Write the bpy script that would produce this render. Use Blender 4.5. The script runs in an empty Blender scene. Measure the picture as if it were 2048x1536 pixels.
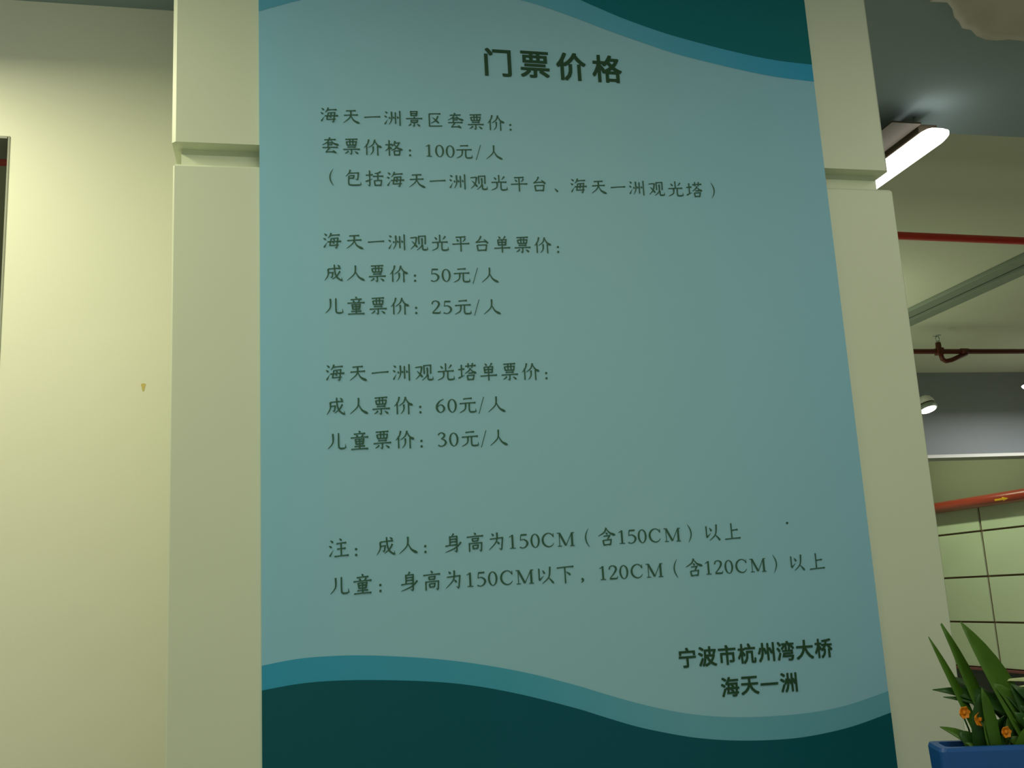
import bpy, bmesh, math, random
from mathutils import Vector, Matrix

# ---------------------------------------------------------------- camera, world, lights, exposure
sc = bpy.context.scene
COL = bpy.context.collection
cd = bpy.data.cameras.new('camera')
cam = bpy.data.objects.new('camera', cd)
COL.objects.link(cam)
right = Vector((0.97584, -0.21188, -0.05333))
up = Vector((0.00821, -0.20838, 0.97801))
back = Vector((-0.21833, -0.95482, -0.20161))
m = Matrix((right, up, back)).transposed().to_4x4()
m.translation = Vector((0.0347, -1.9213, 1.5))
cam.matrix_world = m
cd.sensor_width = 36.0
cd.lens = 36.0 * 2075.4 / 2048
cd.clip_start = 0.05
sc.camera = cam

sc.view_settings.view_transform = 'Standard'
sc.view_settings.look = 'None'
sc.view_settings.gamma = 1.0
sc.view_settings.exposure = 0.0
sc.view_settings.use_curve_mapping = False

w = bpy.data.worlds.new('world'); sc.world = w
w.use_nodes = True
w.node_tree.nodes['Background'].inputs[0].default_value = (0.84, 0.92, 0.72, 1)
w.node_tree.nodes['Background'].inputs[1].default_value = 0.33

def area(name, loc, sx, sy, power, col=(1.0, 0.98, 0.66), rot=(0, 0, 0)):
    l = bpy.data.lights.new(name, 'AREA'); l.shape = 'RECTANGLE'
    l.size = sx; l.size_y = sy; l.energy = power; l.color = col
    o = bpy.data.objects.new(name, l); o.location = loc; o.rotation_euler = rot
    COL.objects.link(o)
    return o
WARM = (1.0, 0.97, 0.62)
# light of the ceiling fixtures, some of them added for fill (the fixtures themselves are built below at the same places)
area('fixture_light', (-0.88, -0.32, 2.85), 0.10, 1.20, 18.5, WARM)            # left of the column, out of frame
area('fixture_light', (0.60, -1.50, 2.90), 1.20, 0.10, 12.5, (1, 0.99, 0.72))     # added front fill, unseen above the camera, for column and poster
area('fixture_light', (2.112, 1.55, 2.852), 0.07, 1.35, 20, (1, 0.95, 0.75))  # the fixture in view
area('fixture_light', (2.10, -0.78, 2.85), 0.10, 0.80, 3.6, (1, 0.98, 0.74))    # added out of frame to brighten the right chamfer of the column
area('fixture_light', (7.25, 6.1, 3.10), 1.20, 0.10, 37, (0.98, 0.94, 0.96))  # washes the bulkhead
area('fixture_light', (6.95, 8.7, 3.36), 0.10, 2.4, 34, (0.88, 1, 0.66))    # beyond the bulkhead, beside the tiled wall
area('fixture_light', (3.35, 5.4, 2.44), 0.10, 1.20, 45, (0.95, 1, 0.72))   # added pendant, unseen behind the column, fills the hall downwards
area('fixture_light', (3.35, 5.4, 2.56), 0.30, 1.40, 34, (0.95, 1, 0.72), (math.pi, 0, 0))  # and upwards, to brighten the far ceiling

# ---------------------------------------------------------------- helpers
def tag(o, label=None, cat=None, group=None, kind=None):
    if label: o['label'] = label
    if cat: o['category'] = cat
    if group: o['group'] = group
    if kind: o['kind'] = kind
    return o

def mat(name, col, rough=0.6, noise=0.0, nscale=8.0, bump=0.0, bscale=60.0, metal=0.0, emit=None, estr=0.0, spec=0.4):
    mt = bpy.data.materials.new(name); mt.use_nodes = True
    nt = mt.node_tree; b = nt.nodes['Principled BSDF']
    b.inputs['Base Color'].default_value = (*col, 1)
    b.inputs['Roughness'].default_value = rough
    b.inputs['Metallic'].default_value = metal
    b.inputs['Specular IOR Level'].default_value = spec
    if noise or bump:
        tc = nt.nodes.new('ShaderNodeTexCoord')
    if noise:
        n = nt.nodes.new('ShaderNodeTexNoise'); n.inputs['Scale'].default_value = nscale; n.inputs['Detail'].default_value = 4
        r = nt.nodes.new('ShaderNodeMix'); r.data_type = 'RGBA'
        r.inputs[6].default_value = (*[c * (1 - noise) for c in col], 1)
        r.inputs[7].default_value = (*[min(1, c * (1 + noise)) for c in col], 1)
        nt.links.new(tc.outputs['Object'], n.inputs['Vector'])
        nt.links.new(n.outputs['Fac'], r.inputs[0])
        nt.links.new(r.outputs[2], b.inputs['Base Color'])
    if bump:
        n2 = nt.nodes.new('ShaderNodeTexNoise'); n2.inputs['Scale'].default_value = bscale; n2.inputs['Detail'].default_value = 3
        bp = nt.nodes.new('ShaderNodeBump'); bp.inputs['Strength'].default_value = bump; bp.inputs['Distance'].default_value = 0.002
        nt.links.new(tc.outputs['Object'], n2.inputs['Vector'])
        nt.links.new(n2.outputs['Fac'], bp.inputs['Height'])
        nt.links.new(bp.outputs['Normal'], b.inputs['Normal'])
    if emit:
        b.inputs['Emission Color'].default_value = (*emit, 1)
        b.inputs['Emission Strength'].default_value = estr
    return mt

def grad_mat(name, stops, axis=0, lo=0.0, hi=1.2, rough=0.45):
    """printed colour that changes across the sheet (object X)"""
    mt = bpy.data.materials.new(name); mt.use_nodes = True
    nt = mt.node_tree; b = nt.nodes['Principled BSDF']; b.inputs['Roughness'].default_value = rough
    b.inputs['Specular IOR Level'].default_value = 0.15
    tc = nt.nodes.new('ShaderNodeTexCoord'); sp = nt.nodes.new('ShaderNodeSeparateXYZ')
    mr = nt.nodes.new('ShaderNodeMapRange'); mr.inputs[1].default_value = lo; mr.inputs[2].default_value = hi
    cr = nt.nodes.new('ShaderNodeValToRGB')
    nt.links.new(tc.outputs['Object'], sp.inputs[0]); nt.links.new(sp.outputs[axis], mr.inputs[0])
    nt.links.new(mr.outputs[0], cr.inputs[0]); nt.links.new(cr.outputs[0], b.inputs['Base Color'])
    e = cr.color_ramp.elements
    e[0].position = stops[0][0]; e[0].color = (*stops[0][1], 1)
    e[1].position = stops[-1][0]; e[1].color = (*stops[-1][1], 1)
    for p, c in stops[1:-1]:
        q = e.new(p); q.color = (*c, 1)
    return mt

def obj(name, bm, material, parent=None, smooth=False):
    me = bpy.data.meshes.new(name); bm.to_mesh(me); bm.free()
    if smooth:
        for p in me.polygons: p.use_smooth = True
    o = bpy.data.objects.new(name, me); COL.objects.link(o)
    if material: me.materials.append(material)
    if parent:
        o.parent = parent
        o.matrix_parent_inverse = Matrix.Translation(parent.location).inverted()
    return o

def empty(name, loc=(0, 0, 0)):
    o = bpy.data.objects.new(name, None); o.location = loc; o.empty_display_size = 0.1
    COL.objects.link(o); return o

def box(bm, x0, x1, y0, y1, z0, z1, bev=0.0):
    r = bmesh.ops.create_cube(bm, size=1.0)
    vs = r['verts']
    for v in vs:
        v.co = Vector(((x0 + x1) / 2 + v.co.x * (x1 - x0), (y0 + y1) / 2 + v.co.y * (y1 - y0), (z0 + z1) / 2 + v.co.z * (z1 - z0)))
    if bev:
        es = list({e for v in vs for e in v.link_edges})
        bmesh.ops.bevel(bm, geom=es, offset=bev, segments=2, affect='EDGES', profile=0.6)
    return bm

def B(*a, **k): return box(bmesh.new(), *a, **k)

def tube(bm, pts, r, seg=16, cap=True):
    pts = [Vector(p) for p in pts]
    rings = []
    for i, p in enumerate(pts):
        d = (pts[min(i + 1, len(pts) - 1)] - pts[max(i - 1, 0)]).normalized()
        a = d.cross(Vector((0, 0, 1)))
        if a.length < 1e-3: a = d.cross(Vector((1, 0, 0)))
        a.normalize(); b = d.cross(a)
        rr = r[i] if isinstance(r, (list, tuple)) else r
        rings.append([bm.verts.new(p + (a * math.cos(t) + b * math.sin(t)) * rr) for t in [2 * math.pi * k / seg for k in range(seg)]])
    for A_, B_ in zip(rings, rings[1:]):
        for k in range(seg):
            f = bm.faces.new((A_[k], A_[(k + 1) % seg], B_[(k + 1) % seg], B_[k])); f.smooth = True
    if cap:
        bm.faces.new(rings[0][::-1]); bm.faces.new(rings[-1])
    return bm

def prism_z(bm, prof, z0, z1):
    """closed outline in x,y pulled up from z0 to z1"""
    a = [bm.verts.new((x, y, z0)) for x, y in prof]; b = [bm.verts.new((x, y, z1)) for x, y in prof]
    n = len(prof)
    for i in range(n): bm.faces.new((a[i], a[(i + 1) % n], b[(i + 1) % n], b[i]))
    bm.faces.new(a[::-1]); bm.faces.new(b)
    return a, b

# ---------------------------------------------------------------- materials
M_cream = mat('cream_paint', (0.78, 0.79, 0.66), 0.55, noise=0.02, nscale=3, bump=0.08, bscale=120)
M_col = mat('column_cladding', (0.74, 0.79, 0.63), 0.42, noise=0.02, nscale=5, bump=0.05, bscale=200)
M_soffit = mat('soffit_paint', (0.25, 0.33, 0.36), 0.8, noise=0.04, nscale=2, bump=0.1)
M_ceil = mat('ceiling_paint', (0.50, 0.54, 0.42), 0.8, noise=0.05, nscale=1.5, bump=0.1)
M_olive = mat('olive_plaster', (0.19, 0.20, 0.13), 0.7, noise=0.03, nscale=3)
M_floor = mat('floor_tiles', (0.45, 0.45, 0.38), 0.35, noise=0.1)
M_bulk = mat('bulkhead_paint', (0.19, 0.22, 0.225), 0.5, noise=0.03, nscale=2)
M_tile = mat('wall_tile_glaze', (0.52, 0.60, 0.42), 0.35, noise=0.04, nscale=1.2)
M_grout = mat('tile_joint', (0.13, 0.075, 0.05), 0.9)
M_black = mat('black_stone', (0.012, 0.016, 0.014), 0.35)
M_redtrim = mat('maroon_trim', (0.16, 0.05, 0.05), 0.5)
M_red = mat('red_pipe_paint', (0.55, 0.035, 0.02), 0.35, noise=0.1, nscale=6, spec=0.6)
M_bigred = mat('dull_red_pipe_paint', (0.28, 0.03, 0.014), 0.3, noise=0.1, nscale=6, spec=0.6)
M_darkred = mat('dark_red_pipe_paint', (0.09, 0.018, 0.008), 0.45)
M_yellow = mat('yellow_paint', (0.75, 0.42, 0.02), 0.5)
M_metal = mat('zinc_metal', (0.30, 0.36, 0.30), 0.5, metal=0.4)
M_brass = mat('sprinkler_metal', (0.45, 0.5, 0.45), 0.35, metal=0.8)
M_channel = mat('channel_paint', (0.17, 0.215, 0.165), 0.6)
M_dark = mat('dark_gap', (0.02, 0.03, 0.02), 0.9)
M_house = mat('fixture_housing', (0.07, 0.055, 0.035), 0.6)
M_lens = mat('lit_diffuser', (1, 1, 0.95), 0.4, emit=(1.0, 0.97, 0.88), estr=4)
M_lampwhite = mat('lamp_body_white', (0.75, 0.77, 0.70), 0.4)
M_frame = mat('opening_frame', (0.30, 0.31, 0.26), 0.5)
M_grey = mat('grey_render', (0.30, 0.32, 0.28), 0.8, noise=0.1, nscale=3)
M_film = mat('plastic_film', (0.46, 0.44, 0.38), 0.5, noise=0.25, nscale=7)
M_ink = mat('dark_green_ink', (0.024, 0.075, 0.036), 0.5, spec=0.2)
M_ink2 = mat('body_text_ink', (0.038, 0.115, 0.072), 0.5, spec=0.2)
M_poster = grad_mat('poster_print', [(0.0, (0.30, 0.61, 0.80)), (0.15, (0.33, 0.61, 0.76)), (0.6, (0.33, 0.60, 0.72)), (1.0, (0.29, 0.57, 0.74))])
M_bandb = grad_mat('poster_wave_print', [(0.0, (0.045, 0.36, 0.60)), (0.35, (0.07, 0.39, 0.57)), (0.65, (0.15, 0.43, 0.57)), (1.0, (0.14, 0.42, 0.55))])
M_bandt = grad_mat('poster_top_wave_print', [(0.0, (0.12, 0.42, 0.62)), (0.4, (0.15, 0.46, 0.62)), (0.62, (0.12, 0.44, 0.62)), (1.0, (0.04, 0.36, 0.64))])
M_darkb = grad_mat('poster_deep_print', [(0.0, (0.006, 0.105, 0.135)), (0.5, (0.004, 0.10, 0.15)), (1.0, (0.004, 0.10, 0.130))])
M_darkt = grad_mat('poster_top_deep_print', [(0.0, (0.012, 0.19, 0.23)), (0.5, (0.010, 0.18, 0.23)), (1.0, (0.010, 0.17, 0.20))])
M_blue = mat('planter_blue_plastic', (0.014, 0.095, 0.36), 0.4, noise=0.05, nscale=12)
M_soil = mat('potting_soil', (0.03, 0.022, 0.014), 0.95, bump=0.6, bscale=80)
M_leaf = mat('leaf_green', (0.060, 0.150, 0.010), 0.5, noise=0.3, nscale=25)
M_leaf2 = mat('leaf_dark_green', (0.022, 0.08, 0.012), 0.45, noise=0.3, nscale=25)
M_leaf3 = mat('leaf_pale', (0.45, 0.50, 0.26), 0.45, noise=0.3, nscale=40)
M_orange = mat('orange_petal', (0.80, 0.26, 0.01), 0.5)
M_counter = mat('counter_white', (0.6, 0.6, 0.52), 0.45)
M_stain = mat('wall_stain', (0.62, 0.50, 0.16), 0.6)

# ---------------------------------------------------------------- structure
ZS = 3.0      # underside of the lowered soffit
ZC = 3.5      # main ceiling
tag(obj('floor', B(-6, 9, -5, 12, -0.1, 0), M_floor), kind='structure')
tag(obj('ceiling', B(-6, 9, -5, 12, ZC, ZC + 0.12), M_ceil), kind='structure')
tag(obj('trim_1', B(-6, 8, -5, 1.025, ZS, ZC), M_soffit), kind='structure')           # lowered soffit
# bulkhead across the hall, painted lavender grey, with a pale lower edging
bk = obj('trim_2', B(1.6, 8, 7.17, 7.42, 2.632, ZC), M_bulk); tag(bk, kind='structure')
b = bmesh.new(); a_ = [b.verts.new((1.6, y, z)) for y, z in ((7.172, 2.668), (7.150, 2.640), (7.150, 2.632), (7.172, 2.632))]
b_ = [b.verts.new((8.0, v.co.y, v.co.z)) for v in a_]
for k in range(4): b.faces.new((a_[k], a_[(k + 1) % 4], b_[(k + 1) % 4], b_[k]))
b.faces.new(a_[::-1]); b.faces.new(b_)
obj('edging', b, M_lampwhite, bk)
# left wall with an opening
wl = obj('wall_left', bmesh.new(), None)
bmw = bmesh.new()
YW = 0.573
box(bmw, -0.588, 1.2, YW, YW + 0.12, 0, ZS)
box(bmw, -1.75, -0.588, YW, YW + 0.12, 2.640, ZS)
box(bmw, -1.75, -0.588, YW, YW + 0.12, 0, 1.0)
box(bmw, -6, -1.75, YW, YW + 0.12, 0, ZS)
bmw.to_mesh(wl.data); bmw.free(); wl.data.materials.append(M_cream)
tag(wl, kind='structure')
st = bmesh.new()
ring = []
for k in range(14):
    t = 2 * math.pi * k / 14
    ring.append(st.verts.new((-0.276 + (0.0048 + 0.0012 * math.sin(3 * t)) * math.cos(t), YW - 0.0006, 2.028 + 0.0095 * math.sin(t) + 0.002 * math.cos(2 * t))))
st.faces.new(ring)
obj('stain', st, M_stain, wl)['label'] = 'small ochre stain on cream wall'
of = bmesh.new()
box(of, -0.592, -0.588, YW - 0.003, YW + 0.12, 1.0, 2.64)
box(of, -1.75, -1.744, YW - 0.003, YW + 0.12, 1.0, 2.64)
box(of, -1.744, -0.594, YW - 0.003, YW + 0.12, 2.634, 2.640)
box(of, -1.744, -0.594, YW - 0.003, YW + 0.12, 1.0, 1.006)
tag(obj('window_1', of, M_frame), kind='structure')
# room behind the opening
tag(obj('wall_back', B(-6, 9, 11.8, 11.95, 0, ZC), M_cream), kind='structure')
tag(obj('wall_side', B(-6, -5.85, YW + 0.12, 11.8, 0, ZC), M_grey), kind='structure')

# right wall: plaster above, tiles below, black stone plinth
XR = 8.0
wr = obj('wall_right', B(XR + 0.012, XR + 0.2, -5, 11.8, 0, ZC), M_grout); tag(wr, kind='structure')
obj('plaster', B(XR, XR + 0.014, -5, 11.8, 2.31, ZC), M_olive, wr)
G = 0.011; GY = 0.020
rows = [(0.415, 0.932), (0.932, 1.452), (1.452, 1.972), (1.972, 2.31)]
tmesh = {}
for (z0, z1) in rows:
    h = round(z1 - z0, 3)
    if h not in tmesh:
        b = B(-0.012, 0.012, -0.5 + GY, 0.5 - GY, -h / 2 + G, h / 2 - G, bev=0.003)
        me = bpy.data.meshes.new('tile'); b.to_mesh(me); b.free(); me.materials.append(M_tile); tmesh[h] = me
    for k in range(7):
        t = bpy.data.objects.new('tile', tmesh[h]); COL.objects.link(t)
        t.location = (XR + 0.004, 5.32 + k, (z0 + z1) / 2); t.parent = wr
bb = obj('baseboard_right', B(XR - 0.03, XR + 0.012, 4.8, 11.8, 0, 0.385), M_black); tag(bb, kind='structure')
obj('capping', B(XR - 0.045, XR + 0.012, 4.8, 11.8, 0.385, 0.412, bev=0.004), M_redtrim, bb)

# ---------------------------------------------------------------- column
CX0, CX1, CY1 = -0.162, 1.357, 0.95
column = empty('column', (0.6, 0.48, 0))
tag(column, 'broad cream clad column carrying the blue price poster', 'column')
def colprof(c, ins=0.0):
    x0, x1, y0, y1 = CX0 + ins, CX1 - ins, ins if ins else 0.0, CY1
    return [(x0 + c, y0), (x1 - c, y0), (x1, y0 + c), (x1, y1), (x0, y1), (x0, y0 + c)]
b = bmesh.new(); prism_z(b, colprof(0.0075), 2.382, ZS)
obj('upper_panel', b, M_col, column)
b = bmesh.new(); prism_z(b, [(CX0 + .015, .033), (CX1 - .015, .033), (CX1 - .015, CY1), (CX0 + .015, CY1)], 2.335, 2.385)
obj('groove', b, M_col, column)
b = bmesh.new(); a_, b_ = prism_z(b, [(x + (0.003 if x < 0.5 else 0.002), y) for x, y in colprof(0.003)], 0, 2.338)
top = [e for e in b.edges if all(abs(v.co.z - 2.338) < 1e-4 for v in e.verts)]
bmesh.ops.bevel(b, geom=top, offset=0.005, segments=1, affect='EDGES')
obj('lower_panel', b, M_col, column)

# ---------------------------------------------------------------- poster
PW, PZ0, PZ1, PY = 1.197, 0.80, 2.93, -0.004
poster = empty('price_poster', (0.6, -0.002, PZ0))
tag(poster, 'tall pale blue ticket price poster with wavy teal bands on the column', 'poster')
obj('sheet', B(0, PW, PY, 0.0, PZ0, PZ1), M_poster, poster)

def smooth(pts, n=6):
    out = []
    P_ = [pts[0]] + list(pts) + [pts[-1]]
    for i in range(1, len(P_) - 2):
        p0, p1, p2, p3 = P_[i - 1], P_[i], P_[i + 1], P_[i + 2]
        for k in range(n):
            t = k / n
            out.append(tuple(0.5 * ((2 * b) + (-a + c) * t + (2 * a - 5 * b + 4 * c - d) * t * t + (-a + 3 * b - 3 * c + d) * t ** 3)
                             for a, b, c, d in zip(p0, p1, p2, p3)))
    out.append(tuple(pts[-1]))
    return out

def band(name, curve, zedge, y, material, label):
    bm = bmesh.new(); c = smooth(curve)
    a = [bm.verts.new((max(0, min(PW, x)), y, z)) for x, z in c]
    b = [bm.verts.new((max(0, min(PW, x)), y, zedge)) for x, z in c]
    for i in range(len(c) - 1):
        bm.faces.new((b[i], b[i + 1], a[i + 1], a[i]) if zedge < a[i].co.z else (a[i], a[i + 1], b[i + 1], b[i]))
    o = obj(name, bm, material, poster); o['label'] = label
WB = [(0.0, 1.4078), (0.0654, 1.4157), (0.1436, 1.4160), (0.2232, 1.4099), (0.313, 1.3985), (0.3951, 1.383), (0.4782, 1.3626), (0.5622, 1.3365), (0.6092, 1.3198), (0.6757, 1.2972), (0.7431, 1.2779), (0.802, 1.2654), (0.872, 1.2565), (0.954, 1.2527), (1.038, 1.2540), (1.114, 1.2630), (1.197, 1.2815)]
DB = [(0.0, 1.3663), (0.0648, 1.3733), (0.134, 1.3740), (0.2219, 1.3685), (0.3115, 1.359), (0.3841, 1.3461), (0.4667, 1.3250), (0.5595, 1.2960), (0.6061, 1.2790), (0.6723, 1.2555), (0.7395, 1.237), (0.798, 1.2243), (0.8677, 1.2148), (0.9491, 1.2097), (1.0222, 1.2110), (1.1084, 1.2211), (1.197, 1.2410)]
DT = [(0.50, 2.84), (0.58, 2.785), (0.6637, 2.7452), (0.7126, 2.7253), (0.7674, 2.7046), (0.8564, 2.6778), (0.9587, 2.6551), (1.0514, 2.6385), (1.1223, 2.6299), (1.197, 2.6262)]
WT = [(0.0, 2.6644), (0.0412, 2.6808), (0.0806, 2.695), (0.1807, 2.7244), (0.32, 2.7455), (0.4412, 2.7467), (0.5473, 2.7299), (0.6011, 2.7165), (0.6659, 2.6957), (0.7312, 2.6735), (0.7972, 2.6534), (0.8752, 2.6310), (0.9662, 2.6126), (1.0471, 2.5986), (1.1177, 2.5898), (1.197, 2.5849)]
band('wave_band', WB, PZ0, PY - 0.0004, M_bandb, 'bright blue wave along the bottom of the poster')
band('deep_wave', DB, PZ0, PY - 0.0008, M_darkb, 'dark teal area at the foot of the poster')
band('wave_band', WT, PZ1, PY - 0.0004, M_bandt, 'bright blue wave at the top of the poster')
band('deep_wave', DT, PZ1, PY - 0.0008, M_darkt, 'dark teal area at the top right of the poster')

# ---- brush lettering: every glyph as strokes on a 100 x 100 cell, y down
# h level stroke, s upright, p falling left, n falling right, d dot, t rising tick, z folded, c curved, k hook, w/l explicit widths, o round dot
GL = {
'海': 'd 8 12 21 23;d 3 37 16 46;t 6 88 24 58;p 44 8 38 24 27 37;h 38 22 88 17;z 44 37 36 76 82 72;z 45 38 78 34 71 88;k 71 91 60 84;d 54 41 61 49;d 51 57 58 65;h 25 57 95 52',
'天': 'h 24 22 76 18;h 13 48 87 42;p 50 22 45 58 8 92;n 50 46 64 74 96 91',
'一': 'h 7 54 93 46',
'洲': 'd 6 14 18 24;d 2 39 14 48;t 4 88 21 58;d 27 44 32 55;p 41 14 41 60 27 90;d 48 42 54 52;s 62 18 62 84;d 70 40 77 51;s 86 8 86 95',
'景': 's 32 6 34 34;z 32 7 67 5 64 32;h 34 19 64 18;h 34 31 64 29;d 47 36 53 43;h 6 50 94 45;z 32 57 35 73;z 33 58 69 56 65 71;h 36 70 64 69;s 50 72 50 92;k 50 94 40 87;p 33 79 26 86 18 91;d 64 79 80 91',
'区': 'h 18 16 82 12;p 68 26 55 52 28 70;d 36 34 72 68;z 20 16 20 87 90 83',
'套': 'h 20 18 80 13;p 49 3 38 28 8 48;n 54 18 70 36 96 44;s 39 32 39 60;h 40 34 64 32;h 40 45 62 43;h 10 62 90 57;p 46 62 38 74 26 86;h 26 87 72 83;d 64 74 80 91',
'票': 'h 18 10 82 6;z 23 22 28 44;z 25 23 76 20 72 43;s 42 9 42 42;s 58 8 58 42;h 28 43 72 41;h 28 54 72 52;h 6 68 94 63;s 50 66 50 92;k 50 95 39 87;p 33 76 26 84 14 91;d 66 76 84 90',
'价': 'p 30 5 22 32 3 54;s 18 34 18 95;p 62 5 52 32 27 52;n 61 10 76 36 98 48;p 52 44 51 72 36 93;s 76 43 76 96',
'格': 'h 5 32 44 28;s 26 5 26 95;p 26 32 20 52 3 68;d 28 42 39 54;p 58 7 52 26 39 40;z 56 19 81 16 66 42;p 66 40 54 54 36 62;n 52 26 72 48 98 57;z 51 64 54 91;z 52 65 83 62 79 89;h 54 88 79 86',
'元': 'h 28 20 73 16;h 8 44 92 39;p 40 43 35 74 6 92;c 59 41 58 74 64 87 90 86;k 92 87 92 68',
'人': 'p 50 8 45 52 5 91;n 48 36 66 70 97 88',
'包': 'p 36 5 29 24 11 43;z 30 24 79 20 74 58;k 74 61 61 54;z 32 38 55 36 52 52;h 30 53 54 51;c 29 38 27 82 40 90 86 88;k 90 89 90 70',
'括': 'h 4 33 42 28;s 25 6 25 90;k 25 93 13 84;t 3 68 42 50;p 84 9 68 18 50 20;h 42 38 97 34;s 68 17 68 58;z 49 60 53 91;z 50 61 87 58 83 89;h 53 88 83 86',
'观': 'z 5 25 38 20;p 39 20 30 60 5 88;d 13 42 42 76;s 50 14 51 60;z 50 15 85 12 84 58;p 67 25 65 66 38 93;c 70 62 70 84 76 89 92 88;k 95 89 95 70',
'光': 's 50 5 50 44;d 22 17 34 31;p 80 11 74 20 65 30;h 8 48 92 43;p 39 47 36 76 6 93;c 61 46 60 78 66 89 90 87;k 93 88 93 68',
'平': 'h 23 16 77 12;d 27 26 37 39;p 74 21 70 30 61 39;h 4 55 96 49;s 50 14 50 96',
'台': 'p 48 6 38 26 20 40;h 18 42 78 35;d 62 22 86 46;z 25 56 30 89;z 27 57 77 54 72 87;h 30 87 73 84',
'塔': 'h 3 38 35 34;s 20 13 20 74;t 2 83 38 66;h 40 20 96 15;s 56 5 56 28;s 79 4 75 28;p 67 29 58 44 37 59;n 66 32 80 48 98 56;h 56 57 79 55;z 49 68 53 93;z 50 69 85 66 80 91;h 53 91 80 89',
'单': 'd 31 5 41 17;p 68 3 64 11 56 19;z 27 24 31 57;z 28 25 73 22 69 55;h 31 39 69 37;h 31 54 69 52;h 6 73 94 67;s 50 23 50 97',
'成': 'h 22 30 86 24;p 22 30 22 62 4 93;z 22 50 47 47 42 74;k 42 77 32 70;c 54 5 57 46 68 74 90 90;k 92 92 91 72;p 82 40 68 64 42 85;d 70 7 82 18',
'儿': 'p 32 14 31 60 6 91;c 60 10 60 70 65 87 90 87;k 94 87 93 64',
'童': 'd 46 1 54 10;h 22 18 79 14;d 33 22 41 31;p 68 20 64 26 58 31;h 6 37 94 32;z 29 43 33 71;z 30 44 71 42 67 69;h 33 56 67 54;h 33 69 67 67;s 50 42 50 92;h 24 81 76 78;h 8 95 92 91',
'注': 'd 10 12 23 23;d 3 38 16 47;t 6 89 25 58;d 54 3 64 14;h 39 29 87 24;h 42 55 84 51;s 62 28 62 87;h 29 90 98 85',
'身': 'p 53 1 50 8 43 15;s 34 16 34 60;z 34 18 70 15 68 90;k 68 93 54 84;h 36 31 68 29;h 36 44 68 42;h 10 63 70 57;p 90 45 62 72 8 94',
'高': 'd 45 1 54 12;h 8 23 92 18;z 35 30 38 45;z 36 31 67 29 63 44;h 38 44 63 43;s 20 54 20 96;z 20 55 83 52 80 92;k 80 95 69 86;z 37 64 40 83;z 38 65 65 63 61 81;h 40 81 61 80',
'为': 'd 22 9 33 21;z 13 37 79 31 72 89;k 72 92 58 82;p 51 5 46 50 6 92;d 49 50 61 63',
'含': 'p 50 3 38 26 4 45;n 50 8 68 30 98 42;d 45 27 54 37;z 33 46 67 43 54 61;z 29 66 33 93;z 30 67 73 64 68 91;h 33 91 69 89',
'以': 's 20 18 20 74;t 19 76 45 53;d 38 25 49 43;p 78 9 70 60 34 92;d 68 62 94 92',
'上': 's 46 7 46 86;h 48 44 82 40;h 6 89 94 84',
'下': 'h 6 18 94 13;s 48 17 48 97;d 54 38 76 55',
'：': 'o 50 58 6;o 50 86 6',
'、': 'd 20 70 38 90',
'，': 'o 27 79 6;p 32 80 30 88 20 96',
'（': 'w 60 2 1.5 47 26 5 42 50 6 47 74 5 60 98 1.5',
'）': 'w 40 2 1.5 53 26 5 58 50 6 53 74 5 40 98 1.5',
'/': 'l 64 10 3.5 36 98 3.5',
'0': 'w 50 15 3 38 26 6 33 51 7.5 38 77 6 50 88 3 62 77 6 67 51 7.5 62 26 6 50 15 3',
'1': 'l 51 15 7.5 51 87 7.5;l 51 17 3.5 36 27 3;l 38 87 3.5 64 87 3.5',
'2': 'w 32 34 6 36 20 5 49 15 4 61 22 7 63 37 8 53 57 6 33 82 3.5;l 32 85 7 66 85 7;l 66 86 5 70 73 2',
'3': 'w 34 27 5 39 18 5 50 14 4 61 23 7 59 37 7 46 47 3;w 46 47 3 60 53 5 67 68 8 59 83 6 44 88 4 32 82 6',
'5': 'l 37 18 7 65 17 7;l 38 17 3.5 35 46 3.5;w 35 46 3 49 42 4 63 52 7 66 67 8 57 83 5.5 43 88 3.5 31 83 6',
'6': 'w 66 14 2.5 48 26 5.5 36 46 8 34 66 8 40 82 6 50 88 3.5 62 81 6 67 66 8 61 51 6 51 46 3.5 38 55 3',
'C': 'w 74 33 3 66 20 4 51 14 4 33 22 7 22 40 8.5 22 62 8.5 32 79 7 50 87 4.5 66 82 4 76 69 2.5;l 75 15 2.5 75 36 4.5',
'M': 'l 16 16 3.5 16 86 3.5;l 6 87 3.5 28 87 3.5;l 4 16 3.5 20 16 3.5;l 17 16 8.5 47 84 8.5;l 48 85 3.5 79 16 3.5;l 80 16 9 80 86 9;l 68 87 3.5 92 87 3.5;l 78 16 3.5 92 16 3.5',
}

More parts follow.
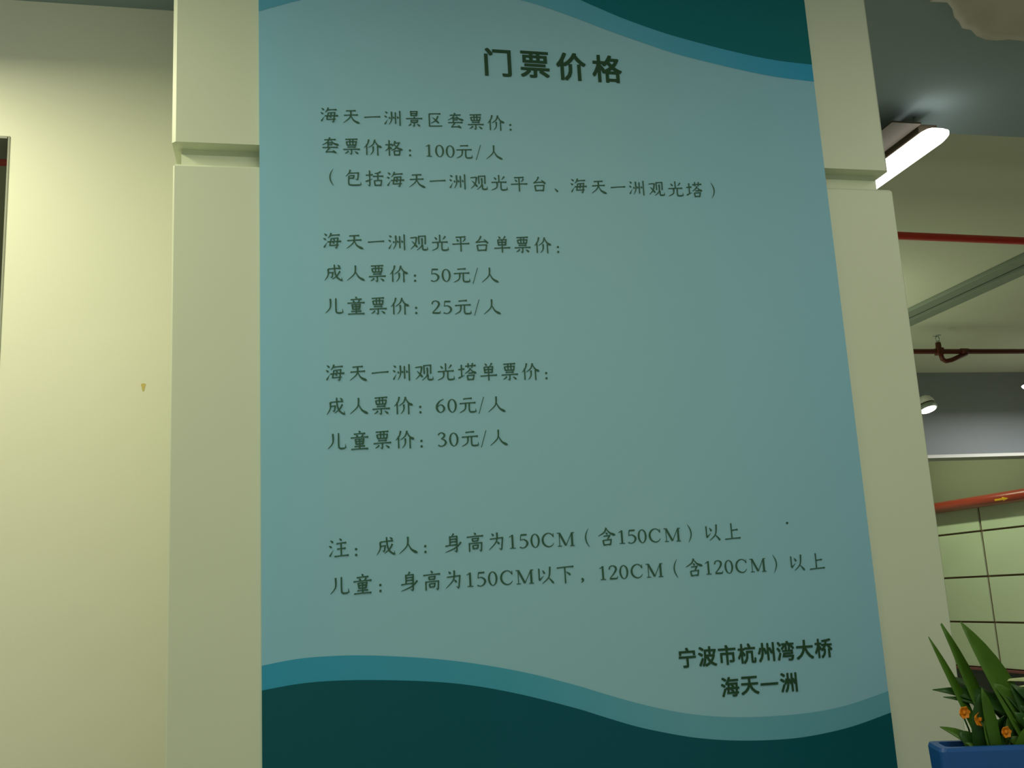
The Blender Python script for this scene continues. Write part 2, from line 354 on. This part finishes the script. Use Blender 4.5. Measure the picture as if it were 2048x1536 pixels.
def stroke_pts(cmd):
    t = cmd.split(); c = t[0]; v = [float(q) for q in t[1:]]
    if c == 'o':
        return ('dot', v)
    if c in 'wl':
        pts = [tuple(v[i:i + 3]) for i in range(0, len(v), 3)]
        return ('line', smooth(pts, 6) if c == 'w' else pts)
    pts = [(v[i], v[i + 1]) for i in range(0, len(v), 2)]
    if c == 'h':
        (x0, y0), (x1, y1) = pts; L = max(1, x1 - x0)
        f = lambda u: (x0 + (x1 - x0) * u, y0 + (y1 - y0) * u - 1.2 * math.sin(u * math.pi))
        e = min(0.25, 9 / L)
        return ('line', [(*f(0), 5), (*f(e * .5), 6.4), (*f(e), 4.8), (*f(.5), 4.4), (*f(1 - e), 5.4), (*f(1 - e * .4), 8.6), (x1, y1 + 1.5, 5)])
    if c == 's':
        (x0, y0), (x1, y1) = pts
        f = lambda u: (x0 + (x1 - x0) * u, y0 + (y1 - y0) * u)
        return ('line', [(x0 - 2.5, y0 - 2, 2), (*f(.03), 7.5), (*f(.12), 6.6), (*f(.5), 5.8), (*f(.9), 6.6), (*f(.97), 5.5), (*f(1), 2)])
    if c == 'p':
        s = smooth(pts, 7); n = len(s) - 1
        return ('line', [(x, y, 7.4 * (1 - (i / n)) ** .55 + 0.8) for i, (x, y) in enumerate(s)])
    if c == 'n':
        s = smooth(pts, 7); n = len(s) - 1
        def wd(u): return 2.6 + 8.2 * (u / .8) ** 1.4 if u < .8 else 10.8 * (1 - (u - .8) / .2) ** .8 + .6
        return ('line', [(x, y, wd(i / n)) for i, (x, y) in enumerate(s)])
    if c == 'd':
        (x0, y0), (x1, y1) = pts
        f = lambda u: (x0 + (x1 - x0) * u, y0 + (y1 - y0) * u - 1.0 * math.sin(u * math.pi))
        return ('line', [(*f(0), 1.4), (*f(.3), 4.6), (*f(.65), 7.6), (*f(.88), 8.2), (*f(1), 4.5)])
    if c == 't':
        (x0, y0), (x1, y1) = pts
        f = lambda u: (x0 + (x1 - x0) * u, y0 + (y1 - y0) * u)
        return ('line', [(*f(0), 4), (*f(.12), 7.5), (*f(.5), 4.4), (*f(1), 0.8)])
    if c == 'z':
        out = []
        for i, (x, y) in enumerate(pts):
            out.append((x, y, 5.4 if 0 < i < len(pts) - 1 else 5.2))
        return ('zig', out)
    if c == 'c':
        s = smooth(pts, 7); n = len(s) - 1
        return ('line', [(x, y, 6.6 if i else 4) for i, (x, y) in enumerate(s)])
    if c == 'k':
        (x0, y0), (x1, y1) = pts
        return ('line', [(x0, y0, 7), ((x0 * 2 + x1) / 3, (y0 * 2 + y1) / 3, 4.4), (x1, y1, .6)])

def ribbon(bm, pts, tf):
    n = len(pts); L_ = []; R_ = []
    for i, (x, y, wd) in enumerate(pts):
        a = pts[max(0, i - 1)]; b = pts[min(n - 1, i + 1)]
        dx, dy = b[0] - a[0], b[1] - a[1]; l = math.hypot(dx, dy) or 1
        nx, ny = -dy / l * wd * .56, dx / l * wd * .56
        L_.append(bm.verts.new(tf(x + nx, y + ny))); R_.append(bm.verts.new(tf(x - nx, y - ny)))
    for i in range(n - 1):
        bm.faces.new((L_[i], L_[i + 1], R_[i + 1], R_[i]))

def disc(bm, x, y, r, tf, n=12):
    bm.faces.new([bm.verts.new(tf(x + r * math.cos(2 * math.pi * k / n), y + r * math.sin(2 * math.pi * k / n))) for k in range(n)])

LY = PY - 0.0013
def glyph(bm, ch, cx, cz, em, sx=1.0, y=LY):
    for si, cmd in enumerate(GL[ch].split(';')):
        # each stroke lies a hair above the one before, like ink over ink
        tf = lambda gx, gy, yy=y - si * 2.5e-5: (cx + (gx - 50) / 100 * em * sx, yy, cz - (gy - 50) / 100 * em)
        kind, v = stroke_pts(cmd)
        if kind == 'dot': disc(bm, v[0], v[1], v[2], tf)
        elif kind == 'line': ribbon(bm, v, tf)
        else:
            for a, b in zip(v, v[1:]):
                y -= 8e-6; tf = lambda gx, gy, yy=y - si * 2.5e-5: (cx + (gx - 50) / 100 * em * sx, yy, cz - (gy - 50) / 100 * em)
                steep = abs(b[1] - a[1]) > abs(b[0] - a[0])
                wd = 6.4 if steep else 4.6
                ribbon(bm, [(a[0], a[1], wd), (b[0], b[1], wd)], tf)
            tf = lambda gx, gy, yy=y - si * 2.5e-5 - 8e-6: (cx + (gx - 50) / 100 * em * sx, yy, cz - (gy - 50) / 100 * em)
            for q in v[1:-1]: disc(bm, q[0], q[1], 3.6, tf, 8)

EM, EML = 0.0370, 0.0345
def line_node(name, x, z, label):
    e = bpy.data.objects.new(name, None); COL.objects.link(e)
    e.parent = poster; e.location = Vector((x, LY, z)) - poster.location; e['label'] = label
    e.empty_display_size = 0.02
    return e
CH = {}
def put_char(ch, me, e, x0, z0, x, z):
    o = bpy.data.objects.new('character', me); COL.objects.link(o)
    o.parent = e; o.location = (x - x0, 0, z - z0)
def text_line(z, runs, label):
    x0 = runs[0][1]; e = line_node('text_line', x0, z, label)
    for s, xs, pitch in runs:
        for i, ch in enumerate(s):
            if ch not in CH:
                bm = bmesh.new()
                if ch in '0123456789': glyph(bm, ch, 0, -0.0008, EML, 1.22, 0)
                elif ch in 'CM': glyph(bm, ch, 0, -0.0008, EML, 1.12, 0)
                else: glyph(bm, ch, 0, 0, EM, 1.0, 0)
                me = bpy.data.meshes.new('character'); bm.to_mesh(me); bm.free(); me.materials.append(M_ink2); CH[ch] = me
            put_char(ch, CH[ch], e, x0, z, xs + pitch * i, z)
P_ = 0.0415
text_line(2.4490, [('海天一洲景区套票价', .1345, .0418), ('：', .499, 0)], 'line of brush lettering naming the combined ticket')
text_line(2.3840, [('套票价格', .1345, .0415), ('：', .291, 0), ('100', .329, .0215), ('元', .4005, 0), ('/', .4295, 0), ('人', .4615, 0)], 'line giving the price of 100')
text_line(2.3185, [('（包括海天一洲观光平台', .1360, .0416), ('、', .595, 0), ('海天一洲观光塔）', .6360, .0420)], 'bracketed line below the price of 100')
text_line(2.1885, [('海天一洲观光平台单票价', .1355, .0416), ('：', .583, 0)], 'line of lettering above the price of 50')
text_line(2.1240, [('成人票价', .1365, .0414), ('：', .292, 0), ('50', .331, .0222), ('元', .384, 0), ('/', .411, 0), ('人', .440, 0)], 'line giving the price of 50')
text_line(2.0592, [('儿童票价', .1360, .0416), ('：', .292, 0), ('25', .331, .0222), ('元', .3835, 0), ('/', .411, 0), ('人', .441, 0)], 'line giving the price of 25')
text_line(1.9290, [('海天一洲观光塔单票价', .1360, .0417), ('：', .5425, 0)], 'line of lettering above the price of 60')
text_line(1.8650, [('成人票价', .1360, .0418), ('：', .293, 0), ('60', .3315, .0225), ('元', .384, 0), ('/', .4105, 0), ('人', .440, 0)], 'line giving the price of 60')
text_line(1.8002, [('儿童票价', .1360, .0420), ('：', .293, 0), ('30', .332, .0225), ('元', .3855, 0), ('/', .412, 0), ('人', .441, 0)], 'line giving the price of 30')
text_line(1.6045, [('注', .136, 0), ('：', .167, 0), ('成人', .221, .0405), ('：', .293, 0), ('身高为', .345, .0415), ('150', .457, .022), ('C', .5270, 0), ('M', .5615, 0),
                   ('（', .603, 0), ('含', .642, 0), ('150', .672, .0207), ('C', .740, 0), ('M', .7755, 0), ('）', .811, 0), ('以上', .857, .043)], 'note line about adult height')
text_line(1.5385, [('儿童', .136, .0412), ('：', .209, 0), ('身高为', .2615, .0414), ('150', .3735, .0214), ('C', .4435, 0), ('M', .478, 0), ('以下', .516, .040), ('，', .597, 0),
                   ('120', .629, .021), ('C', .698, 0), ('M', .7335, 0), ('（', .776, 0), ('含', .814, 0), ('120', .843, .0215), ('C', .913, 0), ('M', .948, 0), ('）', .984, 0), ('以上', .030 + 1.0, .044)], 'note line about child height')

# ---- heavy sans lettering from the font that ships with Blender, thickened, turned into mesh
def hei_line(name, s, x0, pitch, z, em, fat, label):
    e = line_node(name, x0, z, label)
    for i, ch in enumerate(s):
        cu = bpy.data.curves.new('g', 'FONT'); cu.body = ch; cu.size = 1.0; cu.resolution_u = 3
        o = bpy.data.objects.new('g', cu); COL.objects.link(o)
        bpy.context.view_layer.update()
        me = bpy.data.meshes.new_from_object(o.evaluated_get(bpy.context.evaluated_depsgraph_get()))
        xs = [v.co.x for v in me.vertices]; ys = [v.co.y for v in me.vertices]
        cx = (min(xs) + max(xs)) / 2; cy = (min(ys) + max(ys)) / 2
        vs = []; fs = []
        q = 0
        for dx in (-fat, -fat * .33, fat * .33, fat):     # the glyph thickened by overlaying it on itself, ink over ink
            for dy in (-fat * .8, 0, fat * .8):
                n0 = len(vs); q += 1
                vs += [((v.co.x - cx + dx) * em, -q * 2e-5, (v.co.y - cy + dy) * em) for v in me.vertices]
                fs += [[n0 + k for k in p.vertices] for p in me.polygons]
        m2 = bpy.data.meshes.new('character'); m2.from_pydata(vs, [], fs); m2.materials.append(M_ink)
        bpy.data.objects.remove(o); bpy.data.meshes.remove(me); bpy.data.curves.remove(cu)
        put_char(ch, m2, e, x0, z, x0 + pitch * i, z)
hei_line('title_text', '门票价格', 0.480, 0.0787, 2.5845, 0.0660, 0.020, 'large bold heading at the top of the poster')
hei_line('signature_text', '宁波市杭州湾大桥', 0.7845, 0.0405, 1.3715, 0.0385, 0.020, 'bold place name above the bottom wave')
hei_line('signature_text', '海天一洲', 0.8655, 0.0405, 1.3125, 0.0385, 0.020, 'bold last line just above the bottom wave')
b = bmesh.new(); disc(b, 0, 0, 0.0026, lambda gx, gy: (1.019 + gx, LY, 1.617 + gy * .8)); obj('ink_speck', b, M_ink, poster)

# ---------------------------------------------------------------- ceiling fixtures
def fixture(loc, length, rot=0, label='', wing=True):
    t = empty('ceiling_light', (0, 0, 0)); tag(t, label, 'ceiling light', 'tube light fittings')
    b = bmesh.new(); box(b, -0.036, 0.036, 0.06, length - .06, 0.016, 0.05, bev=0.004)
    obj('housing', b, M_house, t)
    b = bmesh.new(); n = 10
    prof = [(0.043 * math.cos(math.pi * k / n), -0.032 * math.sin(math.pi * k / n)) for k in range(n + 1)] + [(-0.040, 0.012), (-0.02, 0.018), (0.02, 0.018), (0.040, 0.012)]; n = len(prof)
    rings = []
    for y, s in ((0.0, .35), (0.012, .8), (0.04, 1), (length - .04, 1), (length - .012, .8), (length, .35)):
        rings.append([b.verts.new((x * (s if s < 1 else 1) ** .3, y, z * s)) for x, z in prof])
    for A_, B_ in zip(rings, rings[1:]):
        for k in range(n): b.faces.new((A_[k], B_[k], B_[(k + 1) % n], A_[(k + 1) % n]))
    for r_ in (rings[0], rings[-1]): b.faces.new(r_)
    obj('diffuser', b, M_lens, t, smooth=True)
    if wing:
        b = bmesh.new(); box(b, -0.15, -0.044, 0.03, length - .03, 0.035, 0.041)  # dark plate added left of the tube, standing in for a shaded wedge
        obj('shade_wing', b, M_house, t)
    for yy in (0.12, length - 0.12):
        top = (ZS if loc[1] + yy < 1.02 and rot == 0 else (ZS if loc[1] < 1.0 else ZC)) - loc[2]
        b = bmesh.new(); tube(b, [(0, yy, 0.045), (0, yy, top)], 0.006, 8)
        obj('hanger_rod', b, M_metal, t)
    t.location = loc; t.rotation_euler = (0, 0, rot)
    return t
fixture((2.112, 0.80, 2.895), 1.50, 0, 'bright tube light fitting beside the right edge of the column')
fixture((-0.88, -0.94, 2.885), 1.24, 0, 'tube light fitting left of the column in front of the cream wall', wing=False)
fixture((1.22, -1.50, 2.935), 1.24, math.pi / 2, 'unseen tube light fitting added under the soffit as front fill for the poster', wing=False)
fixture((2.10, -1.20, 2.885), 0.84, 0, 'unseen tube light fitting added right of the column to brighten its edge', wing=False)
fixture((7.87, 6.10, 3.135), 1.24, math.pi / 2, 'tube light fitting in front of the lavender bulkhead', wing=False)
fixture((6.95, 7.48, 3.40), 2.44, 0, 'tube light fitting behind the bulkhead beside the tiled wall', wing=False)

fixture((3.35, 4.78, 2.475), 1.24, 0, 'unseen low hanging tube light fitting added behind the column to brighten the far ceiling', wing=False)

# ---------------------------------------------------------------- pipes and channel under the far ceiling
def pipe(name, pts, r, m_, label, hang, group=None):
    t = empty(name, pts[0]); tag(t, label, 'pipe', group)
    b = bmesh.new(); tube(b, pts, r, 18); obj('pipe_run', b, m_, t)
    for h in hang:
        b = bmesh.new(); tube(b, [(h[0], h[1], h[2] + r * .6), (h[0], h[1], ZC)], 0.006, 8)
        box(b, h[0] - .012, h[0] + .012, h[1] - r - .004, h[1] + r + .004, h[2] - r - .004, h[2] + r + .004, bev=0.003)
        obj('pipe_hanger', b, M_metal, t)
    return t
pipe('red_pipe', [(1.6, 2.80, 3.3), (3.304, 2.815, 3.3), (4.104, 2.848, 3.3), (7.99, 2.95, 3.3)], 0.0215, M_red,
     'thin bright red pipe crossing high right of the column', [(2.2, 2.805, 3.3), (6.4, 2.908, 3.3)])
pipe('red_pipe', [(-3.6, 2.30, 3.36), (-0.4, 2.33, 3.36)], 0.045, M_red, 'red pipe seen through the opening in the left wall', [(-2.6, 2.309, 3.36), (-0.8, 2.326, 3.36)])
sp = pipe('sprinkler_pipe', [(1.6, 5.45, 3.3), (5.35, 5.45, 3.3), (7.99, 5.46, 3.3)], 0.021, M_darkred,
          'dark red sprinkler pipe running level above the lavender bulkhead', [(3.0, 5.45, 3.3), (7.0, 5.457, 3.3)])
X0 = 5.345
b = bmesh.new()
tube(b, [(X0, 5.45, 3.28), (X0, 5.45, 3.375)], [0.026, 0.022], 12)
box(b, X0 - .03, X0 + .03, 5.42, 5.48, 3.27, 3.33, bev=0.008)
obj('tee_fitting', b, M_darkred, sp)
b = bmesh.new()
tube(b, [(X0, 5.45, 3.37), (X0, 5.45, 3.39)], 0.014, 10)
tube(b, [(X0 - .014, 5.45, 3.385), (X0 - .018, 5.45, 3.41), (X0 - .006, 5.45, 3.432)], 0.0035, 6)
tube(b, [(X0 + .014, 5.45, 3.385), (X0 + .018, 5.45, 3.41), (X0 + .006, 5.45, 3.432)], 0.0035, 6)
tube(b, [(X0, 5.45, 3.432), (X0, 5.45, 3.437)], 0.032, 14)
obj('sprinkler_head', b, M_brass, sp)
b = bmesh.new()
tube(b, [(X0 + .01, 5.45, 3.28), (X0 + .02, 5.45, 3.235), (X0 + .05, 5.45, 3.218), (X0 + .10, 5.45, 3.226), (X0 + .25, 5.45, 3.282)], 0.019, 12)
tube(b, [(X0 + .20, 5.45, 3.3), (X0 + .27, 5.45, 3.3)], 0.026, 14)
obj('branch_pipe', b, M_darkred, sp)
# channel along the depth of the hall
ch = empty('ceiling_channel', (4.86, 1.1, 3.47)); tag(ch, 'grey green double metal channel running diagonally under the far ceiling', 'channel')
for x0, x1 in ((4.715, 4.832), (4.890, 5.006)):
    obj('rail', B(x0, x1, 1.1, 7.10, 3.470, 3.498, bev=0.004), M_channel, ch)
obj('web', B(4.80, 4.92, 1.1, 7.10, 3.490, 3.4995), M_dark, ch)
# big red pipe in front of the tiled wall
bp_ = empty('red_pipe', (7.90, 4.0, 2.305)); tag(bp_, 'thick red pipe with yellow arrow along the tiled wall', 'pipe')
PXc, PZc, PR = 7.90, 2.300, 0.066
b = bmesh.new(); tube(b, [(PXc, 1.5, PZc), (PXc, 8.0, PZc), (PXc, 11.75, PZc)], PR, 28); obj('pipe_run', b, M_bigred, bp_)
for yy in (5.2, 7.4, 10.4):
    b = bmesh.new(); box(b, PXc, XR - 0.001, yy - .02, yy + .02, PZc + PR - .01, PZc + PR + .015); tube(b, [(PXc, yy - .02, PZc), (PXc, yy + .02, PZc)], PR + .004, 24)
    obj('pipe_clamp', b, M_bigred, bp_)
# arrow painted on the pipe, pointing towards the camera end
b = bmesh.new()
def onpipe(yy, s):   # s = distance around the pipe
    a = math.radians(196) + s / PR
    return (PXc + (PR + .0012) * math.cos(a), yy, PZc + (PR + .0012) * math.sin(a))
def quadstrip(y0, y1, h0, h1, n=4, mcross=8):
    for i in range(n):
        ya, yb = y0 + (y1 - y0) * i / n, y0 + (y1 - y0) * (i + 1) / n
        ha, hb = h0 + (h1 - h0) * i / n, h0 + (h1 - h0) * (i + 1) / n
        for q in range(mcross):
            u0, u1 = -1 + 2 * q / mcross, -1 + 2 * (q + 1) / mcross
            b.faces.new([b.verts.new(onpipe(*w_)) for w_ in ((ya, ha * u0), (yb, hb * u0), (yb, hb * u1), (ya, ha * u1))])
quadstrip(8.30, 8.17, 0.011, 0.011); quadstrip(8.17, 8.07, 0.024, 0.001)
obj('arrow_mark', b, M_yellow, bp_)['label'] = 'yellow flow arrow'

# spot lamp mounted on the bulkhead
sl = empty('spot_lamp', (5.93, 7.17, 3.05)); tag(sl, 'small white round spot lamp with a bright lens beside the column', 'lamp')
ax = Vector((0.10, -0.30, -0.95)).normalized(); c0 = Vector((5.955, 6.60, 3.07))
b = bmesh.new(); tube(b, [c0 - ax * .085, c0 - ax * .078, c0 - ax * .06, c0 - ax * .03, c0], [.01, .04, .066, .080, .084], 24); obj('lamp_dome', b, M_lampwhite, sl)
b = bmesh.new(); tube(b, [c0, c0 + ax * .012], .079, 24); obj('seam_ring', b, M_house, sl)
b = bmesh.new(); tube(b, [c0 + ax * .012, c0 + ax * .055], [.084, .088], 24); obj('lamp_head', b, M_metal, sl)
b = bmesh.new(); tube(b, [c0 + ax * .050, c0 + ax * .064], [.080, .070], 24); obj('lamp_lens', b, M_lens, sl)
b = bmesh.new(); tube(b, [c0 - ax * .05, Vector((5.78, 6.8, 3.12)), Vector((5.76, 7.17, 3.12))], .016, 10); obj('bracket', b, M_metal, sl)

# crumpled film under the soffit
random.seed(4)
b = bmesh.new(); nx, ny = 34, 22
edge = lambda x: 0.215 + 0.18 * min(1, max(0, (x - 1.70) / 0.30)) + 0.016 * math.sin(x * 23.7 + 1.1 * math.sin(x * 11)) + 0.006 * math.sin(x * 61 + 2 * math.sin(x * 17))
from mathutils import noise as _ns
g = []
for i in range(nx + 1):
    x = 1.70 + 1.3 * (i / nx) ** 1.15; row = []
    for j in range(ny + 1):
        v_ = j / ny; y1_ = edge(x); y = -0.34 + (y1_ + 0.34) * v_
        q = _ns.noise(Vector((x * 7, y * 7, 1.3))); q2 = _ns.noise(Vector((x * 19, y * 19, 4.1)))
        z = 2.982 + 0.012 * q - 0.006 * abs(q2) - (0.014 if j >= ny - 1 else 0) - (0.008 if j == ny - 2 else 0)
        row.append(b.verts.new((x, y, min(z, 2.995))))
    g.append(row)
for i in range(nx):
    for j in range(ny): b.faces.new((g[i][j], g[i + 1][j], g[i + 1][j + 1], g[i][j + 1]))
film = obj('plastic_sheet', b, M_film, smooth=True)
so = film.modifiers.new('s', 'SOLIDIFY'); so.thickness = 0.002
tag(film, 'crumpled pale plastic sheet stuck under the dark soffit, top right', 'plastic sheet')
b = bmesh.new()
for x, y in ((1.9, 0.0), (2.4, 0.1), (2.2, -0.25), (2.8, -0.2)): tube(b, [(x, y, 2.97), (x, y, 3.0)], .004, 8)
obj('fixing_pin', b, M_metal, film)

# ---------------------------------------------------------------- counter, planter and plant
cn = empty('counter', (1.45, -0.35, 0)); tag(cn, 'white counter in front of the column under the blue planter', 'counter')
obj('cabinet', B(1.02, 1.75, -0.70, -0.03, 0.0, 0.875, bev=0.004), M_counter, cn)
obj('worktop', B(1.00, 1.77, -0.72, -0.012, 0.875, 0.905, bev=0.004), M_counter, cn)
PU = Vector((math.cos(math.radians(20)), -math.sin(math.radians(20)), 0)); PV = Vector((math.sin(math.radians(20)), math.cos(math.radians(20)), 0))
PC = Vector((1.066, -0.35, 0))
def W(t, q, z): return PC + PU * t + PV * q + Vector((0, 0, z))
pl = empty('planter', W(.26, .04, .905)); tag(pl, 'bright blue plastic planter box at the lower right corner', 'planter')
def rrect(x0, x1, y0, y1, r, n=4):
    out = []
    for cx, cy, a0 in ((x1 - r, y1 - r, 0), (x0 + r, y1 - r, 90), (x0 + r, y0 + r, 180), (x1 - r, y0 + r, 270)):
        for k in range(n + 1):
            a = math.radians(a0 + 90 * k / n); out.append((cx + r * math.cos(a), cy + r * math.sin(a)))
    return out
def loft(bm, rings, close=True):
    R = [[bm.verts.new(p) for p in r] for r in rings]
    for A_, B_ in zip(R, R[1:]):
        n = len(A_)
        for k in range(n): bm.faces.new((A_[k], A_[(k + 1) % n], B_[(k + 1) % n], B_[k]))
    bm.faces.new(R[0][::-1]); return R
def rz(d, z): return [W(x, y, z) for x, y in rrect(d, 0.52 - d, d, 0.085 - d, 0.010)]
b = bmesh.new()
R = loft(b, [rz(.022, .906), rz(.010, 1.185), rz(.010, 1.190), rz(.012, 1.212), rz(.018, 1.212), rz(.022, 1.12)])
b.faces.new(R[-1]); obj('body', b, M_blue, pl)
b = bmesh.new(); loft(b, [rz(.004, 1.158), rz(0.002, 1.162), rz(0.000, 1.220), rz(.002, 1.226), rz(.014, 1.226), rz(.016, 1.178)]); obj('rim', b, M_blue, pl)
b = bmesh.new(); r_ = [b.verts.new(p) for p in rz(.0215, 1.185)]; r2 = [b.verts.new(p) for p in rz(.0225, 1.125)]
b.faces.new(r_); n_ = len(r_)
for k in range(n_): b.faces.new((r2[k], r2[(k + 1) % n_], r_[(k + 1) % n_], r_[k]))
obj('soil', b, M_soil, pl)

plant = empty('leafy_plant', W(.26, .04, 1.186)); tag(plant, 'spiky green strap leaved plant in the blue planter', 'plant')
def leaf(base, tip, wd, sag=0.0, fold=0.25, material=M_leaf, side=None, n=9):
    bm = bmesh.new(); base = Vector(base); tip = Vector(tip); d = tip - base
    view = Vector((0.35, -1, 0.15)).normalized() if side is None else Vector(side).normalized()
    L = d.length; rows = []
    for i in range(n + 1):
        u = i / n
        p = base + d * u + Vector((0, 0, 1)) * sag * L * math.sin(u * math.pi) * 1.0
        s = d.normalized().cross(view).normalized(); nrm = s.cross(d.normalized())
        wv = wd * (0.55 + 0.45 * math.sin(min(1, u * 1.6) * math.pi / 2)) * (1 - u ** 3.2) + 0.0006
        rows.append([bm.verts.new(p - s * wv / 2 + nrm * fold * wv / 2), bm.verts.new(p), bm.verts.new(p + s * wv / 2 + nrm * fold * wv / 2)])
    for A_, B_ in zip(rows, rows[1:]):
        for k in range(2): bm.faces.new((A_[k], A_[k + 1], B_[k + 1], B_[k]))
    o = obj('leaf', bm, material, plant, smooth=True)
    md = o.modifiers.new('s', 'SOLIDIFY'); md.thickness = 0.0012
    return o
Z0 = 1.186
def base(t, q=.04, dz=0): return W(t, q, Z0 + dz)
leaf(base(.09, .04), (1.106, -.30, 1.398), 0.024, 0.03)
leaf(base(.11, .045), (1.134, -.30, 1.419), 0.036, 0.03)
leaf(base(.11, .05), (1.139, -.29, 1.417), 0.022, 0.04)
leaf(base(.165, .04), (1.164, -.31, 1.420), 0.066, 0.05)
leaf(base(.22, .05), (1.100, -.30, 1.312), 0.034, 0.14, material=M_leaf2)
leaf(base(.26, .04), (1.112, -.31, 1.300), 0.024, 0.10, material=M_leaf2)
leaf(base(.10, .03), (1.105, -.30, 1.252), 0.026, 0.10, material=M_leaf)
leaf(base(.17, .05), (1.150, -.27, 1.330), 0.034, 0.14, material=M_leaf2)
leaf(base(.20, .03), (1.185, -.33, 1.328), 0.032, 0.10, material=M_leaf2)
leaf(base(.30, .05), (1.205, -.33, 1.320), 0.015, 0.22, material=M_leaf3)
leaf(base(.33, .04), (1.225, -.34, 1.310), 0.012, 0.20, material=M_leaf3)
random.seed(11)
for k in range(120):
    t_ = random.uniform(.07, .48); q_ = random.uniform(.028, .056); a = random.uniform(0, 2 * math.pi)
    ln = random.uniform(.03, .11); rise = random.uniform(.03, .125)
    tt = max(.045 if rise < .06 else .075, t_ + ln * math.cos(a)); qq = min(.12, max(-.04, q_ + ln * .6 * math.sin(a)))
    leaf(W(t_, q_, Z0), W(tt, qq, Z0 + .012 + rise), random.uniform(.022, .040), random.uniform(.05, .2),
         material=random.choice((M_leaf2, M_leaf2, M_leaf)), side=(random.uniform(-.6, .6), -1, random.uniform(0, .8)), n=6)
for k in range(7):
    t_ = .34 + .02 * k
    leaf(W(t_, .04, Z0), W(t_ + .06 + .02 * math.sin(k * 2.1), .04 + .04 * math.sin(k * 1.7), 1.40 + .03 * math.sin(k * 3)), .044, .03, material=M_leaf)
def blossom(c, r):
    bm = bmesh.new(); c = Vector(c)
    for k in range(6):
        a = 2 * math.pi * k / 6 + c.x * 40; d = Vector((math.cos(a), -0.55, math.sin(a))).normalized()
        s = d.cross(Vector((0, -1, 0))).normalized()
        q = [c, c + d * r * .6 + s * r * .6, c + d * r * 1.05, c + d * r * .6 - s * r * .6]
        f = [bm.verts.new(p) for p in q]; bm.faces.new(f)
    bmesh.ops.create_icosphere(bm, subdivisions=1, radius=r * .4, matrix=Matrix.Translation(c + Vector((0, -r * .15, 0))))
    o = obj('blossom', bm, M_orange, plant); o['label'] = 'small orange blossom'
    md = o.modifiers.new('s', 'SOLIDIFY'); md.thickness = .0015
for c, r_ in (((1.128, -.335, 1.276), .011), ((1.145, -.350, 1.266), .013), ((1.181, -.362, 1.244), .010)):
    blossom(c, r_)
    b = bmesh.new(); tube(b, [(c[0] + .03, c[1] + .022, Z0 - .005), (c[0] + .02, c[1] + .02, c[2] - .03), (c[0], c[1] + .004, c[2])], .0016, 6)
    obj('flower_stalk', b, M_leaf2, plant)
